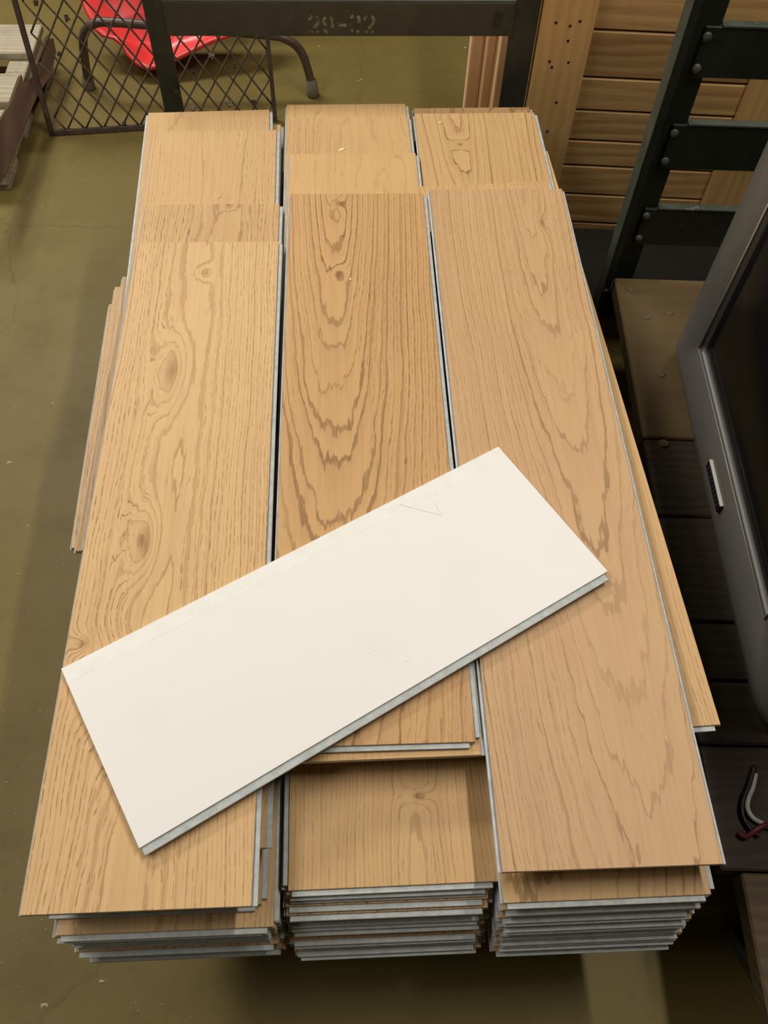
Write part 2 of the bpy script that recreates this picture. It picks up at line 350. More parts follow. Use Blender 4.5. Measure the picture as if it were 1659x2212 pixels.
# middle pile (x from -0.104)
M1 = oak('oak_middle_top', light=(200, 158, 104), dark=(128, 91, 50), c=-0.045, h0=0.070, k=-0.125, dr=0.0100, amp=0.85, warp=0.007, seed=21.0, pore=0.6,
         knots=((-0.035, 0.49, 0.012, 0.020, 0.012), (-0.035, 0.30, 0.010, 0.025, 0.012)))
plank(0, -0.1015, 0.305, 1.342, -0.2, M1, pile='middle', front=True, label='top oak plank of the middle pile with nested arched grain')
plank(1, -0.101, 0.290, 1.476, 0.4, oak('oak_middle_b', c=0.05, h0=0.10, k=0.03, amp=0.25, seed=24, pore=0.6, tint=1.03, knots=((0.01, 0.46, 0.008, 0.006, 0.012),)), pile='middle', label='second oak plank of the middle pile with a tiny dark knot')
plank(2, -0.107, 0.296, 1.608, 0.5, oak('oak_middle_c', c=0.02, h0=0.06, k=0.05, amp=0.35, seed=29, pore=0.5, tint=0.98), pile='middle', label='third oak plank of the middle pile, a bright splinter at its exposed end')
plank(3, -0.109, 0.40, 1.668, 0.5, oak('oak_middle_d', c=-0.02, h0=0.09, k=0.03, amp=0.4, seed=33, pore=0.6), pile='middle', label='fourth oak plank of the middle pile, reaching farthest toward the cart frame')
for k in (4, 5, 6, 7): plank(k, -0.099 + 0.003 * (k % 2), 0.34 + 0.02 * k, 1.53 + 0.02 * k, rnd(0.3, 0.45), width=0.241, pile='middle', lip=0.0045)
plank(8, -0.086, 0.157, 1.36, 0.3, oak('oak_middle_recess', c=0.03, h0=0.03, k=0.03, dr=0.010, amp=0.35, seed=41, pore=0.55, tint=0.98, knots=((0.035, -0.50, 0.02, 0.012, 0.02),)), flip=True, front=True, pile='middle', label='recessed oak plank at the near end of the middle pile, half shaded')
for k in range(9, NL):
    f = (k - 9) / (NL - 10)
    yf = 0.150 - 0.047 * f + rnd(-0.003, 0.004); xl = -0.087 + 0.004 * f + rnd(-0.002, 0.003)
    if k in (13, 14, 19, 20): yf += 0.008
    if k in (12, 18): yf -= 0.006
    plank(k, xl, yf, yf + rnd(1.19, 1.5), rnd(-0.08, 0.08), pile='middle', front=True, flip=(k % 4 == 1), width=0.242 - 0.006 * f)

# right pile (x from 0.163)
R1 = oak('oak_right_top', light=(200, 162, 116), dark=(140, 106, 68), c=0.055, h0=0.055, k=-0.085, dr=0.0105, amp=0.62, warp=0.010, seed=51.0, pore=0.5,
         knots=((0.075, 0.50, 0.012, 0.03, 0.012),))
plank(0, 0.161, 0.157, 1.353, -0.1, R1, pile='right', width=0.2505, tongue=0.0045, lip=0.0042, label='longest top oak plank of the right pile with tall arched grain')
plank(1, 0.1465, 1.25, 1.380, 3.0, oak('oak_right_b', c=0.0, h0=0.05, k=0.05, amp=0.35, seed=55, pore=0.5), pile='right', label='second oak plank of the right pile, only a narrow strip of its far end showing')
plank(2, 0.152, 1.25, 1.622, 0.5, oak('oak_right_c', c=-0.045, h0=0.030, k=-0.11, dr=0.012, amp=0.9, seed=59, pore=0.4, tint=0.96, knots=((-0.04, 0.08, 0.016, 0.02, 0.02),)), pile='right', label='third oak plank of the right pile with looping dark grain and a white chip')
plank(3, 0.188, 0.318, 1.50, 2.3, oak('oak_right_side', c=-0.2, h0=0.05, k=0.02, amp=0.25, seed=62, pore=0.7, tint=1.03), pile='right', front=True, flip=True, lip=0.0016, label='skewed oak plank sticking out of the right pile toward the television')
plank(4, 0.160, 0.46, 1.648, 0.4, pile='right', width=0.25)
plank(5, 0.160, 0.49, 1.680, 0.7, pile='right', label='oak plank in the right pile reaching farthest toward the cart frame')
plank(6, 0.160, 0.40, 1.60, 0.0, pile='right')
for k in range(7, NL):
    f = (k - 7) / (NL - 8)
    yf = 0.134 - 0.036 * f + rnd(-0.002, 0.003); xl = 0.1665 + 0.005 * f + rnd(-0.0015, 0.003)
    if k in (7,): yf, xl = 0.133, 0.166
    if k in (8, 9): yf, xl = 0.136, 0.170
    if k in (12, 18): yf += 0.007
    plank(k, xl, yf, yf + rnd(1.19, 1.5), rnd(-0.08, 0.08), pile='right', front=True, width=W - 0.004 if k < 12 else 0.236)

# white-backed plank lying upside down across the pile
wc = Vector((-0.0088, 0.4655, TOP)); wl = 0.673; ww = 0.243; wa = math.radians(29.5)
e = empty('upturned_plank', wc + Vector((0, 0, 0.0028)), wa); e.rotation_euler = (math.radians(-1.3), 0, wa)   # its near edge is a little sprung off the pile
bm = bmesh.new(); add_box(bm, (-wl / 2, -ww / 2, 0.0016), (wl / 2, ww / 2 - 0.017, T), 0.0003); bm_obj('backing', bm, M['white'], e)
bm = bmesh.new(); add_box(bm, (-wl / 2, -ww / 2 + 0.001, 0), (wl / 2, ww / 2, 0.0016), 0.0003); bm_obj('oak_face', bm, generic[0], e)
strip('groove_lip', (-wl / 2, ww / 2 - 0.017, 0.0016), (wl / 2, ww / 2 + 0.006, T - 0.0002), M['whitelip'], e, 0.0003)
strip('tongue', (-wl / 2 + 0.002, -ww / 2 - 0.010, 0.0026), (wl / 2 - 0.006, -ww / 2, 0.0058), M['tongue'], e)
bm = bmesh.new()
for (x0, y0, x1, y1) in ((0.155, 0.117, 0.195, 0.070), (0.195, 0.070, 0.200, 0.095)):
    d = Vector((x1 - x0, y1 - y0)).normalized() * 0.0003; n = Vector((-d.y, d.x))
    vs = [bm.verts.new((x0 + n.x, y0 + n.y, T + 0.0001)), bm.verts.new((x0 - n.x, y0 - n.y, T + 0.0001)), bm.verts.new((x1 - n.x, y1 - n.y, T + 0.0001)), bm.verts.new((x1 + n.x, y1 + n.y, T + 0.0001))]
    bm.faces.new(vs)
bm_obj('scratch', bm, M['scratch'], e)
tag(e, 'short white-backed plank lying upside down diagonally across the three piles', 'plank')

# ================================================================ cart that carries the pile
cart = empty('platform_cart', (0.02, 0.95, 0))
def cpart(name, a, b, mat, bevel=0.002, par=None):
    o = Vector((0.02, 0.95, 0)); p = par or cart
    return box(name, Vector(a) - o, Vector(b) - o, mat, p, bevel)
ndk = 6
for i in range(ndk):
    x0 = -0.325 + i * 0.118
    cpart('deck_board', (x0, 0.17, 0.252), (x0 + 0.114, 1.76, 0.2835), M['deck'])
for x0 in (-0.325, 0.325): cpart('side_rail', (x0, 0.20, 0.19), (x0 + 0.05, 1.74, 0.252), M['green'])
for y0 in (0.22, 1.66): cpart('cross_rail', (-0.275, y0, 0.19), (0.325, y0 + 0.05, 0.252), M['green'])
FY = 1.765
def angle_post(x0, x1, sgn):
    bm = bmesh.new(); o = Vector((0.02, 0.95, 0))
    add_box(bm, Vector((x0, FY, 0.20)) - o, Vector((x1, FY + 0.007, 0.74)) - o, 0.001)
    a, b = (x0, x0 + 0.007) if sgn < 0 else (x1 - 0.007, x1)
    add_box(bm, Vector((a, FY + 0.007, 0.20)) - o, Vector((b, FY + 0.045, 0.74)) - o, 0.001)
    return bm_obj('end_post', bm, M['green'], cart)
angle_post(-0.392, -0.350, -1); angle_post(0.352, 0.408, 1)
crossbar = cpart('crossbar', (-0.352, FY - 0.006, 0.568), (0.356, FY, 0.634), M['green'], 0.0008)
cpart('crossbar_flange', (-0.352, FY - 0.006, 0.634), (0.356, FY + 0.035, 0.639), M['flange'], 0.0008)
# stencilled number 29-32, broken strokes
def stroke(bm, pts, wd, org, sc, y):
    pts = [Vector((org[0] + p[0] * sc, y, org[1] + p[1] * sc)) for p in pts]
    l = []; r = []
    for i, p in enumerate(pts):
        t = (pts[min(i + 1, len(pts) - 1)] - pts[max(i - 1, 0)]).normalized(); n = Vector((-t.z, 0, t.x)) * wd / 2
        l.append(bm.verts.new(p + n)); r.append(bm.verts.new(p - n))
    for i in range(len(pts) - 1): bm.faces.new((l[i], l[i + 1], r[i + 1], r[i]))
def arc(cx_, cy_, r, a0, a1, n=6, ry=None):
    ry = ry or r
    return [(cx_ + r * math.cos(math.radians(a0 + (a1 - a0) * i / n)), cy_ + ry * math.sin(math.radians(a0 + (a1 - a0) * i / n))) for i in range(n + 1)]
two = [arc(0.30, 0.68, 0.26, 175, 110), arc(0.30, 0.68, 0.26, 70, -40) + [(0.26, 0.25)], [(0.08, 0.10), (0.25, 0.04)], [(0.42, 0.05), (0.56, 0.06)]]
nine = [arc(0.30, 0.66, 0.22, 110, 250), arc(0.34, 0.66, 0.24, 60, -10) + [(0.58, 0.3)], [(0.10, 0.16), (0.24, 0.05), (0.30, 0.02)]]
three = [arc(0.30, 0.72, 0.24, 160, 110), arc(0.32, 0.74, 0.22, 60, -50), [(0.08, 0.22), (0.18, 0.06)], arc(0.32, 0.26, 0.22, -70, -30)]
dash = [[(0.05, 0.45), (0.5, 0.42)]]
bm = bmesh.new(); ox = -0.063; sc = 0.036
for g, adv in ((two, 0.027), (nine, 0.032), (dash, 0.024), (three, 0.029), (two, 0.03)):
    for st in g: stroke(bm, st, 0.0062, (ox - 0.02, 0.575), sc, FY - 0.0064 - 0.95)
    ox += adv
bm_obj('stencil_number', bm, M['stencil'], crossbar)['label'] = 'worn pale stencilled number 29-32'
bm = bmesh.new()
for k in range(9):
    a = 2 * math.pi * k / 9; bm.verts.new((0.302 + (0.006 + 0.010 * random.random()) * math.cos(a), FY - 0.0063 - 0.95, 0.602 + (0.010 + 0.012 * random.random()) * math.sin(a)))
bm.faces.new(bm.verts); bm_obj('paint_smear', bm, M['green2'], crossbar)
def caster(x, y, par, o, z1=0.19):
    bm = bmesh.new(); R = 0.06
    mtx = Matrix.Translation(Vector((x, y, R)) - o) @ Matrix.Rotation(math.pi / 2, 4, 'Y')
    bmesh.ops.create_cone(bm, cap_ends=True, segments=20, radius1=R, radius2=R, depth=0.032, matrix=mtx)
    wh = bm_obj('caster_wheel', bm, M['caster'], par, True)
    for s in (-1, 1): box('caster_fork', Vector((x + s * 0.024 - 0.002, y - 0.02, 0.05)) - o, Vector((x + s * 0.024 + 0.002, y + 0.02, z1)) - o, M['green2'], wh)
for x in (-0.26, 0.30):
    for y in (0.38, 1.6): caster(x, y, cart, Vector((0.02, 0.95, 0)))
tag(cart, 'dark green steel platform cart under the plank piles, stencilled crossbar at its far end', 'cart')

# ================================================================ second cart with the television
A2 = math.radians(-3.6); O2 = Vector((0.566, 1.354, 0))
cart2 = empty('platform_cart', O2, A2)
def c2(name, a, b, mat, bevel=0.002, par=None): return box(name, a, b, mat, par or cart2, bevel)
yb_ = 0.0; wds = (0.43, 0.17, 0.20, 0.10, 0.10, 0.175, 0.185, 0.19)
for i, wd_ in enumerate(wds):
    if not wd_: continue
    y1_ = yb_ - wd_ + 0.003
    c2('deck_board', (0.004 if i < 6 else 0.030, y1_, 0.245), (0.815, yb_, 0.28 - 0.0015 * (i % 2)), M['deck'] if i < 1 else M['darkdeck'] if i < 6 else M['neardeck'], 0.003); yb_ -= wd_  # dark brown boards, begun early to paint in the deck's fade into shade
for (sx_, sy_) in ((0.032, -0.035), (0.105, -0.10), (0.055, -0.115), (0.06, -0.27), (0.04, -0.44)):
    bm = bmesh.new(); bmesh.ops.create_cone(bm, cap_ends=True, segments=12, radius1=0.010, radius2=0.008, depth=0.003, matrix=Matrix.Translation((sx_, sy_, 0.2805)))
    bm_obj('bolt_head', bm, M['deckbolt'], cart2)
c2('side_rail', (0.13, -1.49, 0.17), (0.18, 0.0, 0.244), M['green2']); c2('side_rail', (0.77, -1.49, 0.17), (0.82, 0.0, 0.244), M['green2'])
c2('cross_rail', (0.18, -0.08, 0.17), (0.77, -0.03, 0.244), M['green2']); c2('cross_rail', (0.18, -1.45, 0.17), (0.77, -1.40, 0.244), M['green2'])
bm = bmesh.new(); add_box(bm, (0.004, 0.035, 0.16), (0.056, 0.042, 1.05), 0.001); add_box(bm, (-0.010, 0.004, 0.16), (0.004, 0.042, 1.05), 0.001)
post = bm_obj('end_post', bm, M['green2'], cart2)
c2('post_edge', (-0.0125, 0.003, 0.16), (-0.0102, 0.043, 1.05), M['flange'], 0.0005, post)
c2('end_post', (0.77, 0.035, 0.16), (0.82, 0.042, 1.05), M['green2'])
c2('post_bracket', (-0.010, -0.002, 0.16), (0.05, 0.034, 0.244), M['green2'])
for (z0, z1) in ((0.345, 0.432), (0.523, 0.612), (0.700, 0.785), (0.88, 0.965)):
    b_ = c2('rack_bar', (0.03, 0.027, z0), (0.80, 0.034, z1), M['green2'], 0.0008)
    c2('bar_edge', (0.056, 0.025, z1), (0.80, 0.042, z1 + 0.004), M['flange'], 0.0005, b_)
    for zz in (z0 + 0.016, z1 - 0.016):
        bm = bmesh.new(); bmesh.ops.create_uvsphere(bm, u_segments=10, v_segments=6, radius=0.0085, matrix=Matrix.Translation((0.036, 0.0265, zz)) @ Matrix.Diagonal((1, 0.6, 1, 1)))
        bm_obj('rivet', bm, M['rivet'], b_, True)
c2('gap_shade_plate', (-0.10, 0.046, 0.150), (0.80, 0.30, 0.165), M['blackmark'])  # added plate, black to stand for the shade in the gap below the rack
for x in (0.26, 0.72):
    for y in (-0.25, -1.3): caster(x, y, cart2, Vector((0, 0, 0)), 0.17)
tag(cart2, 'near-black steel cart with riveted end rack and wooden deck carrying the television', 'cart')

# television: face toward -X, standing on the second deck
TVX = 0.080; TV0 = -0.985; TV1 = -0.200; TZ = 0.2805; TH = 0.56
tv = empty('television', O2 + Matrix.Rotation(A2, 3, 'Z') @ Vector((TVX, (TV0 + TV1) / 2, TZ)), A2)
hw = (TV1 - TV0) / 2
def frame_bm():
    """bezel: rounded frame in the YZ plane, front at x=0 with a soft round-over outside."""
    bm = bmesh.new()
    def loop(ins, x, r):
        y0, y1, z0, z1 = -hw + ins[0], hw - ins[0], ins[1], TH - ins[2]; out = []
        for (cy_, cz_, a0) in ((y1 - r, z1 - r, 0), (y0 + r, z1 - r, 90), (y0 + r, z0 + r, 180), (y1 - r, z0 + r, 270)):
            for i in range(5):
                a = math.radians(a0 + i * 22.5); out.append(bm.verts.new((x, cy_ + r * math.cos(a), cz_ + r * math.sin(a))))
        return out
    rings = [loop((0, 0, 0), 0.12, 0.02), loop((0, 0, 0), 0.046, 0.02), loop((0.004, 0.004, 0.004), 0.030, 0.024), loop((0.014, 0.012, 0.014), 0.015, 0.028), loop((0.030, 0.026, 0.028), 0.005, 0.028), loop((0.050, 0.046, 0.045), 0.001, 0.024),
             loop((0.128, 0.132, 0.076), 0.0, 0.010), loop((0.132, 0.136, 0.080), 0.010, 0.008), loop((0.132, 0.136, 0.080), 0.03, 0.008)]
    for a, b in zip(rings, rings[1:]):
        n = len(a)
        for k in range(n): bm.faces.new((a[k], a[(k + 1) % n], b[(k + 1) % n], b[k]))
    bm.faces.new(rings[0]); bm.faces.new(rings[-1])
    return bm
bez = bm_obj('bezel', frame_bm(), M['tvgrey'], tv, True)
bm = bmesh.new()
y0, y1, z0, z1 = -hw + 0.129, hw - 0.129, 0.133, TH - 0.077
tube_bm(bm, [(-0.001, y0, z0), (-0.001, y1, z0)], 0.0017, 6); tube_bm(bm, [(-0.001, y1, z0), (-0.001, y1, z1)], 0.0017, 6)
tube_bm(bm, [(-0.001, y1, z1), (-0.001, y0, z1)], 0.0017, 6); tube_bm(bm, [(-0.001, y0, z1), (-0.001, y0, z0)], 0.0017, 6)
bm_obj('screen_trim', bm, M['trim'], bez, True)['label'] = 'thin bright line around the screen'
bm = bmesh.new(); N_ = 12
g = [[bm.verts.new((0.010 - 0.006 * (1 - (2 * i / N_ - 1) ** 2) * (1 - (2 * j / N_ - 1) ** 2), y0 + 0.002 + (y1 - y0 - 0.004) * i / N_, z0 + 0.002 + (z1 - z0 - 0.004) * j / N_)) for j in range(N_ + 1)] for i in range(N_ + 1)]
for i in range(N_):
    for j in range(N_): bm.faces.new((g[i][j], g[i + 1][j], g[i + 1][j + 1], g[i][j + 1]))
bm_obj('screen', bm, M['screen'], tv, True)
bm = bmesh.new()
sec = [(0.12, 0.0, 0.0, TH), (0.20, 0.01, 0.0, TH - 0.01), (0.34, 0.10, 0.01, TH - 0.08), (0.46, 0.17, 0.03, TH - 0.16)]
rr = [[bm.verts.new((x, -hw + i, a)), bm.verts.new((x, hw - i, a)), bm.verts.new((x, hw - i, b)), bm.verts.new((x, -hw + i, b))] and bm.verts[-4:] if False else [bm.verts.new((x, -hw + i, a)), bm.verts.new((x, hw - i, a)), bm.verts.new((x, hw - i, b)), bm.verts.new((x, -hw + i, b))] for (x, i, a, b) in sec]
for a, b in zip(rr, rr[1:]):
    for k in range(4): bm.faces.new((a[k], a[(k + 1) % 4], b[(k + 1) % 4], b[k]))
bm.faces.new(rr[0]); bm.faces.new(rr[-1]); bm_obj('back_housing', bm, M['tvback'], tv)
bd = box('badge', (-0.0055, -0.042, 0.068), (0.001, 0.054, 0.086), M['blackmark'], tv, 0.0015); bd['label'] = 'small dark badge with a chrome top edge, its gleam painted pale'
box('badge_edge', (-0.0055, -0.041, 0.0862), (0.0, 0.053, 0.0885), M['chrome'], bd, 0.0004)
for i in range(9):
    yy = -0.034 + i * 0.0092; box('badge_letter', (-0.0060, yy, 0.073), (-0.0054, yy + 0.005, 0.081), M['tvback'], bd)
tag(tv, 'grey framed television with dark screen standing on the second cart', 'television')

# cables on the near end of the second deck
def w2(px, py, z): return P(px, py, z)
ZD = 0.285
tube('white_cable', smooth_path([w2(1632, 1672, ZD), w2(1626, 1700, ZD), w2(1617, 1722, ZD), w2(1614, 1745, ZD), w2(1625, 1766, ZD), w2(1645, 1778, ZD), w2(1668, 1790, ZD)]), 0.0036, M['cablewhite'])
tag(bpy.data.objects['white_cable'], 'curled white cable on the dark deck at the right edge', 'cable')
tube('black_cable', smooth_path([w2(1630, 1655, ZD), w2(1618, 1695, ZD), w2(1604, 1730, ZD), w2(1604, 1762, ZD), w2(1620, 1790, ZD), w2(1640, 1806, ZD)]), 0.0036, M['cableblack'])
tag(bpy.data.objects['black_cable'], 'black cable curving beside the white cable on the dark deck', 'cable')
tube('dark_red_cable', smooth_path([w2(1596, 1800, ZD), w2(1612, 1806, ZD + 0.004), w2(1636, 1790, ZD + 0.010), w2(1662, 1779, ZD + 0.008), w2(1690, 1772, ZD)]), 0.004, M['cablered'])
tag(bpy.data.objects['dark_red_cable'], 'dark red cable crossing the white cable at the right edge', 'cable')

# steel strip lying on the floor between the carts, near right
a = P(1566, 2015, 0.0); b = P(1672, 2200, 0.0); d = (b - a).normalized(); n = Vector((-d.y, d.x, 0))
bm = bmesh.new(); L_ = (b - a).length + 0.12
Mx = Matrix(((d.x, n.x, 0, a.x), (d.y, n.y, 0, a.y), (0, 0, 1, 0), (0, 0, 0, 1)))
add_box(bm, (0, -0.004, 0), (L_, 0.004, 0.03), 0.001, Mx); add_box(bm, (0, 0.004, 0), (L_, 0.034, 0.004), 0.001, Mx)
tag(bm_obj('steel_angle', bm, M['flange']), 'thin steel angle strip lying on the shaded floor between the carts', 'steel strip')

# ================================================================ wooden crate behind
AC = math.radians(-5.0); OC = Vector((0.416, 1.775, 0))
crate = empty('wooden_crate', OC, AC)
zs = [0.022, 0.10, 0.183, 0.262, 0.328, 0.402, 0.478, 0.579, 0.68, 0.78, 0.86]
for i in range(len(zs) - 1):
    box('board', (0.0, 0.0, zs[i] + 0.001), (0.95, 0.022 + 0.002 * (i % 3), zs[i + 1] - 0.003), M['crate'], crate, 0.0025)
box('stile', (-0.002, -0.022, 0.0), (0.108, -0.001, 0.86), M['stile'], crate, 0.002)
st = box('stile', (0.47, -0.022, 0.0), (0.56, -0.001, 0.86), M['stile'], crate, 0.002)
box('stile', (0.86, -0.022, 0.0), (0.95, -0.001, 0.86), M['stile'], crate, 0.002)
box('end_panel', (0.0, 0.03, 0.0), (0.022, 0.5, 0.83), M['crate'], crate, 0.002); box('end_panel', (0.928, 0.03, 0.0), (0.95, 0.5, 0.83), M['crate'], crate, 0.002)
box('base_skid', (0.02, 0.03, 0.0), (0.93, 0.12, 0.08), M['crate'], crate, 0.002)
for (hx, hz) in ((0.028, 0.60), (0.058, 0.595), (0.076, 0.605), (0.03, 0.52), (0.037, 0.508), (0.070, 0.52), (0.062, 0.43), (0.055, 0.36), (0.06, 0.565)):
    bm = bmesh.new(); bmesh.ops.create_cone(bm, cap_ends=True, segments=8, radius1=0.0032, radius2=0.0026, depth=0.0012, matrix=Matrix.Translation((hx, -0.0223, hz)) @ Matrix.Rotation(math.pi / 2, 4, 'X'))
    bm_obj('nail_head', bm, M['blackmark'], crate)
tag(crate, 'wooden crate of horizontal boards with an upright stile behind the carts', 'crate')

# upright timbers behind the cart's far frame
for (p0, p1, Yv, dp, lab) in ((1012, 1038, 2.02, 0.03, 'shaded narrow upright timber, leftmost of three behind the cart frame'),
                              (1046, 1066, 1.99, 0.05, 'pale orange upright timber, middle one behind the cart frame'),
                              (1074, 1096, 1.95, 0.03, 'light upright timber nearest the crate behind the cart frame')):
    a = PY(p0, 150, Yv); b = PY(p1, 150, Yv)
    bm = bmesh.new(); add_box(bm, (a.x, Yv, 0), (b.x, Yv + dp, 0.95), 0.003)
    tag(bm_obj('upright_timber', bm, M['lumber']), lab, 'timber', 'upright timbers behind the cart frame')

# ================================================================ rusty mesh panel leaning back
ma_ = P(108, 292, 0.0); mb_ = P(600, 262, 0.0); MW = (mb_ - ma_).length; MH = 0.62
panel = empty('mesh_panel', ma_, math.atan2(mb_.y - ma_.y, mb_.x - ma_.x)); panel.rotation_euler = (math.radians(-13), 0, panel.rotation_euler[2])
MW_ = MW
box('frame_bar', (0, -0.006, 0), (0.014, 0.006, MH), M['rust'], panel, 0.001); box('frame_bar', (MW_ - 0.012, -0.006, 0), (MW_, 0.006, MH), M['rust'], panel, 0.001)
box('frame_bar', (0.014, -0.008, 0), (MW_ - 0.012, 0.008, 0.014), M['rust'], panel, 0.001); box('frame_bar', (0.014, -0.006, MH - 0.012), (MW_ - 0.012, 0.006, MH), M['rust'], panel, 0.001)
px_, pz_ = 0.0525, 0.074; sl = pz_ / px_
n0 = int(-MH / pz_) - 1; n1 = int(MW_ / px_) + 2
for sgn in (1, -1):
    for i in range(n0, n1 + 10):
        pts = []
        xi = i * px_ if sgn > 0 else i * px_
        # line: x = xi + sgn * z / sl
        zz = 0.0; steps = int(MH / (pz_ / 2)) + 1
        for j in range(steps + 1):
            z = 0.010 + j * pz_ / 2; x = xi + sgn * (z - 0.010) / sl
            if -0.001 <= x - 0.006 and x <= MW_ - 0.005 and z <= MH - 0.004:
                pts.append((x, 0.0022 * sgn * (1 if (i + j) % 2 else -1), z))
        if len(pts) >= 2: tube('wire', pts, 0.0028, M['wire'], panel, 5)
for (x, z, s) in ((0.13, 0.30, 0.012), (0.085, 0.215, 0.009), (0.06, 0.34, 0.012), (0.50, 0.19, 0.013), (0.56, 0.16, 0.011), (0.53, 0.06, 0.016), (0.42, 0.05, 0.014), (0.60, 0.06, 0.012), (0.44, 0.15, 0.010), (0.22, 0.02, 0.01)):
    bm = bmesh.new(); bmesh.ops.create_icosphere(bm, subdivisions=2, radius=s * 0.7)
    for v in bm.verts: v.co *= rnd(0.45, 1.3); v.co.y *= 0.4
    bmesh.ops.translate(bm, verts=bm.verts, vec=(x, -0.003, z)); bm_obj('lint_clump', bm, M['lint'] if s > 0.0125 else M['rust'], panel)
tag(panel, 'rusty steel panel of diamond wire mesh leaning behind the left pile', 'mesh panel')

# ================================================================ red chair with bent tube legs
ch = empty('red_chair', (-0.45, 2.5, 0))
oc = Vector((-0.45, 2.5, 0))
def chp(px, py, Y): return PY(px, py, Y) - oc
path = [Vector((-0.775, 2.53, 0.02)) - oc, Vector((-0.765, 2.515, 0.08)) - oc, Vector((-0.752, 2.505, 0.15)) - oc, Vector((-0.735, 2.5, 0.190)) - oc, Vector((-0.70, 2.5, 0.212)) - oc, Vector((-0.64, 2.5, 0.214)) - oc,
        Vector((-0.42, 2.5, 0.196)) - oc, Vector((-0.22, 2.5, 0.180)) - oc, Vector((-0.16, 2.5, 0.168)) - oc, Vector((-0.12, 2.5, 0.135)) - oc, Vector((-0.100, 2.495, 0.08)) - oc, Vector((-0.089, 2.49, 0.02)) - oc]
leg = tube('tube_frame', smooth_path(path, 5), 0.0125, M['tubebrown'], ch, 12)
for p0 in ((-0.778, 2.532), (-0.088, 2.489)):
    bm = bmesh.new(); d = 0.012 if p0[0] < -0.5 else -0.006
    tube_bm(bm, [Vector((p0[0], p0[1], 0)) - oc, Vector((p0[0], p0[1], 0.006)) - oc, Vector((p0[0] + d * 0.5, p0[1], 0.05)) - oc], [0.019, 0.019, 0.0165], 12)
    bm_obj('rubber_foot', bm, M['rubber'], leg, True)
# rear frame, mostly out of the picture
tube('rear_frame', smooth_path([Vector((-0.72, 3.0, 0.0)) - oc, Vector((-0.72, 2.98, 0.28)) - oc, Vector((-0.68, 2.9, 0.36)) - oc, Vector((-0.45, 2.9, 0.37)) - oc, Vector((-0.2, 2.9, 0.36)) - oc, Vector((-0.14, 2.98, 0.28)) - oc, Vector((-0.14, 3.0, 0.0)) - oc], 5), 0.0125, M['tubebrown'], ch, 10)
# moulded seat shell: outline on a tilted plane, bowl shaped, with thickness
def tilt(px, py):
    v = ray(px, py); # plane z = 0.035 + (Y-2.56)*0.85
    t = (0.035 - 2.56 * 0.85 - CAM_Z) / (v.z - 0.85 * v.y); return v * t + Vector((0, 0, CAM_Z))
outl = [(150, -60), (174, 0), (188, 31), (198, 48), (206, 66), (222, 80), (246, 85), (264, 100), (274, 120), (295, 141), (319, 153), (345, 148), (372, 137), (403, 122), (434, 106), (461, 93), (500, 80), (545, 60), (572, 20), (580, -60)]
ol = [tilt(*p) - oc for p in outl]
cen = sum(ol, Vector()) / len(ol); cen.y += 0.05; cen.z += 0.0
bm = bmesh.new(); rings = []
for f, dz in ((1.0, 0.0), (0.95, 0.006), (0.88, 0.0), (0.7, -0.03), (0.45, -0.055), (0.2, -0.062)):
    rings.append([bm.verts.new(cen + (p - cen) * f + Vector((0, dz * -0.4, dz))) for p in ol])
for a, b in zip(rings, rings[1:]):
    n = len(a)
    for k in range(n): bm.faces.new((a[k], a[(k + 1) % n], b[(k + 1) % n], b[k]))
bm.faces.new(rings[-1])
sh = bm_obj('seat_shell', bm, M['red'], ch, True); md = sh.modifiers.new('thickness', 'SOLIDIFY'); md.thickness = 0.006; md.offset = 0
tag(ch, 'red moulded plastic chair on bent brown tube legs behind the mesh panel', 'chair')

# ================================================================ pallet and broken board at the left edge
pal = empty('wooden_pallet', (-1.3, 2.35, 0))
po = Vector((-1.3, 2.35, 0))
for (y0, y1, x1) in ((2.50, 2.66, -0.905), (2.255, 2.395, -0.905), (2.03, 2.17, -0.93)):
    box('top_board', Vector((-1.75, y0, 0.105)) - po, Vector((x1, y1, 0.127)) - po, M['pallet'], pal, 0.003)
for x0 in (-0.98, -1.36, -1.74): box('stringer', Vector((x0, 2.03, 0.02)) - po, Vector((x0 + 0.06, 2.66, 0.105)) - po, M['pallet'], pal, 0.003)
for (y0, y1) in ((2.50, 2.62), (2.27, 2.38), (2.04, 2.16)): box('bottom_board', Vector((-1.75, y0, 0.0)) - po, Vector((-0.92, y1, 0.02)) - po, M['pallet'], pal, 0.002)
tag(pal, 'weathered grey wooden pallet at the left edge behind the mesh panel', 'pallet')

def lean(px, py):   # plane falling from the pallet's edge to the floor: z = 0.175 - 1.6 (x + 0.93)
    v = ray(px, py); b = -1.6; t = (0.205 + 0.93 * b - CAM_Z) / (v.z - b * v.x); return v * t + Vector((0, 0, CAM_Z))
pts = [lean(*p) for p in [(-60, 372), (0, 262), (26, 218), (47, 160), (52, 180), (70, 165), (92, 106), (104, 74), (108, 84), (116, 82), (122, 112), (112, 160), (82, 205), (58, 262), (36, 318), (30, 334), (14, 372), (0, 398), (-40, 470)]]
bm = bmesh.new(); nn = Vector((-1.6, 0, -1)).normalized() * 0.016
top = [bm.verts.new(p) for p in pts]; bot = [bm.verts.new(p + nn) for p in pts]; bm.faces.new(top); bm.faces.new(bot); n = len(pts)
for k in range(n): bm.faces.new((top[k], top[(k + 1) % n], bot[(k + 1) % n], bot[k]))
bmesh.ops.triangulate(bm, faces=[f for f in bm.faces if len(f.verts) > 4])
tag(bm_obj('broken_board', bm, M['bark']), 'long dark brown broken board leaning on the pallet at the left edge', 'board')

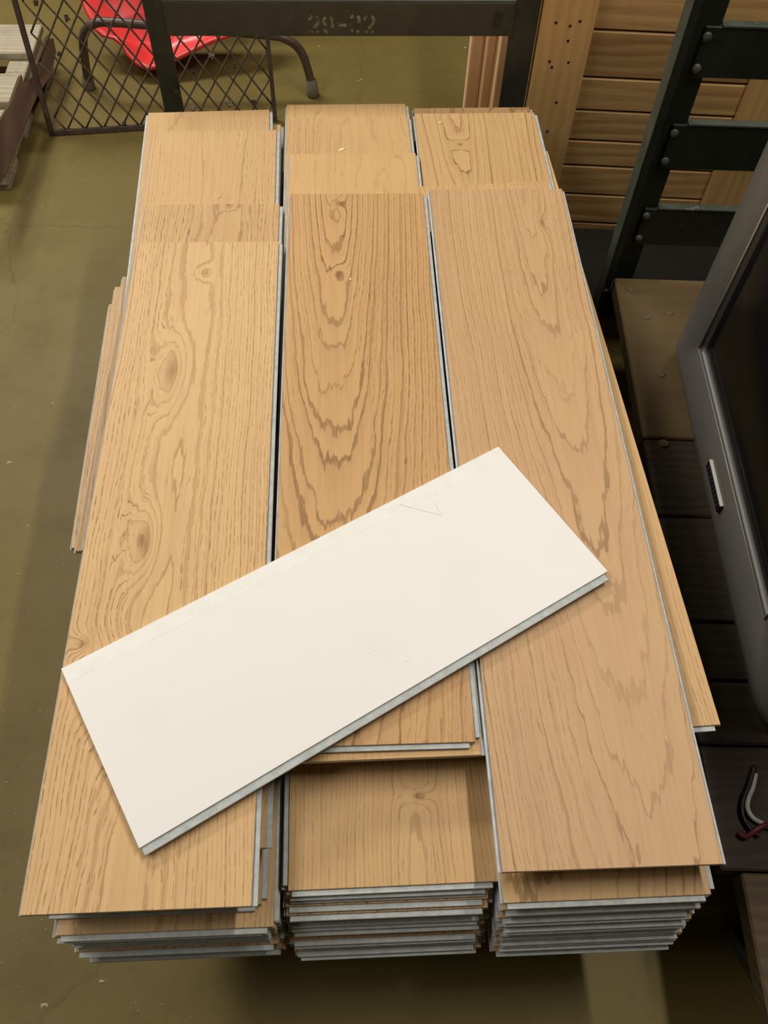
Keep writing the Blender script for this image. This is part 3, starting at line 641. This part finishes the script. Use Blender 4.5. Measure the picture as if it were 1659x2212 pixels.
# ================================================================ small debris
bm = bmesh.new(); rs = random.Random(5)
def crumb(bm, p, s):
    a = rs.uniform(0, 6.28); vs = []
    for k in range(4):
        r = s * rs.uniform(0.5, 1.2); vs.append(bm.verts.new(p + Vector((r * math.cos(a + k * 1.57), r * 0.6 * math.sin(a + k * 1.57), 0.0003))))
    tp = bm.verts.new(p + Vector((0, 0, s * 0.5)))
    for k in range(4): bm.faces.new((vs[k], vs[(k + 1) % 4], tp))
    bm.faces.new(vs)
for i in range(420):
    px = rs.uniform(-40, 420) if rs.random() < 0.75 else rs.uniform(580, 1010); py = rs.uniform(80, 2212) if px < 420 else rs.uniform(80, 215)
    p = P(px, py, 0); crumb(bm, p, rs.choice((0.0012, 0.0014, 0.0018, 0.0024)))
for (px, py, s) in ((60, 432, 0.006), (90, 445, 0.004), (112, 440, 0.003), (20, 470, 0.005), (92, 448, 0.005), (178, 390, 0.004), (120, 575, 0.004), (135, 1198, 0.006), (140, 1210, 0.005), (138, 1218, 0.005), (115, 870, 0.006), (690, 100, 0.006), (775, 175, 0.008), (1005, 103, 0.009), (780, 172, 0.007), (900, 210, 0.003), (218, 2122, 0.008), (95, 2172, 0.008), (20, 1000, 0.009), (60, 1135, 0.004), (40, 1240, 0.004), (15, 1690, 0.004), (305, 2150, 0.002)):
    crumb(bm, P(px, py, 0), s * 0.8)
dz = bm_obj('floor_crumbs', bm, M['crumb']); dz['kind'] = 'stuff'; dz['label'] = 'pale crumbs and dust specks scattered on the concrete floor'; dz['category'] = 'debris'
def shaving(px, py, z, ang, ln, wd, lab):
    p = P(px, py, z); bm = bmesh.new(); c, s = math.cos(ang), math.sin(ang)
    prof = [(-ln, 0), (-ln * 0.4, wd), (ln * 0.6, wd * 0.8), (ln, 0.1 * wd), (ln * 0.3, -wd), (-ln * 0.6, -wd * 0.7)]
    bo = [bm.verts.new(p + Vector((x * c - y * s, x * s + y * c, 0.0001))) for x, y in prof]; to = [bm.verts.new(p + Vector((x * c * 0.9 - y * s * 0.9, x * s * 0.9 + y * c * 0.9, 0.0012 + 0.0006 * (x > 0)))) for x, y in prof]
    bm.faces.new(bo); bm.faces.new(to)
    for k in range(6): bm.faces.new((bo[k], bo[(k + 1) % 6], to[(k + 1) % 6], to[k]))
    tag(bm_obj('wood_shaving', bm, M['shaving']), lab, 'wood shaving')
shaving(738, 324, TOP - 2 * T, 0.4, 0.0085, 0.0035, 'pale wood shaving at the step of the middle pile')
shaving(951, 266, TOP - 2 * T, 0.2, 0.0045, 0.003, 'white chip on the far end of the right pile')
shaving(474, 426, TOP - 2 * T, 0.9, 0.006, 0.0012, 'thin pale splinter on the far end of the left pile')
shaving(757, 604, TOP, 1.2, 0.003, 0.0016, 'tiny pale chip on the arched grain of the middle pile')
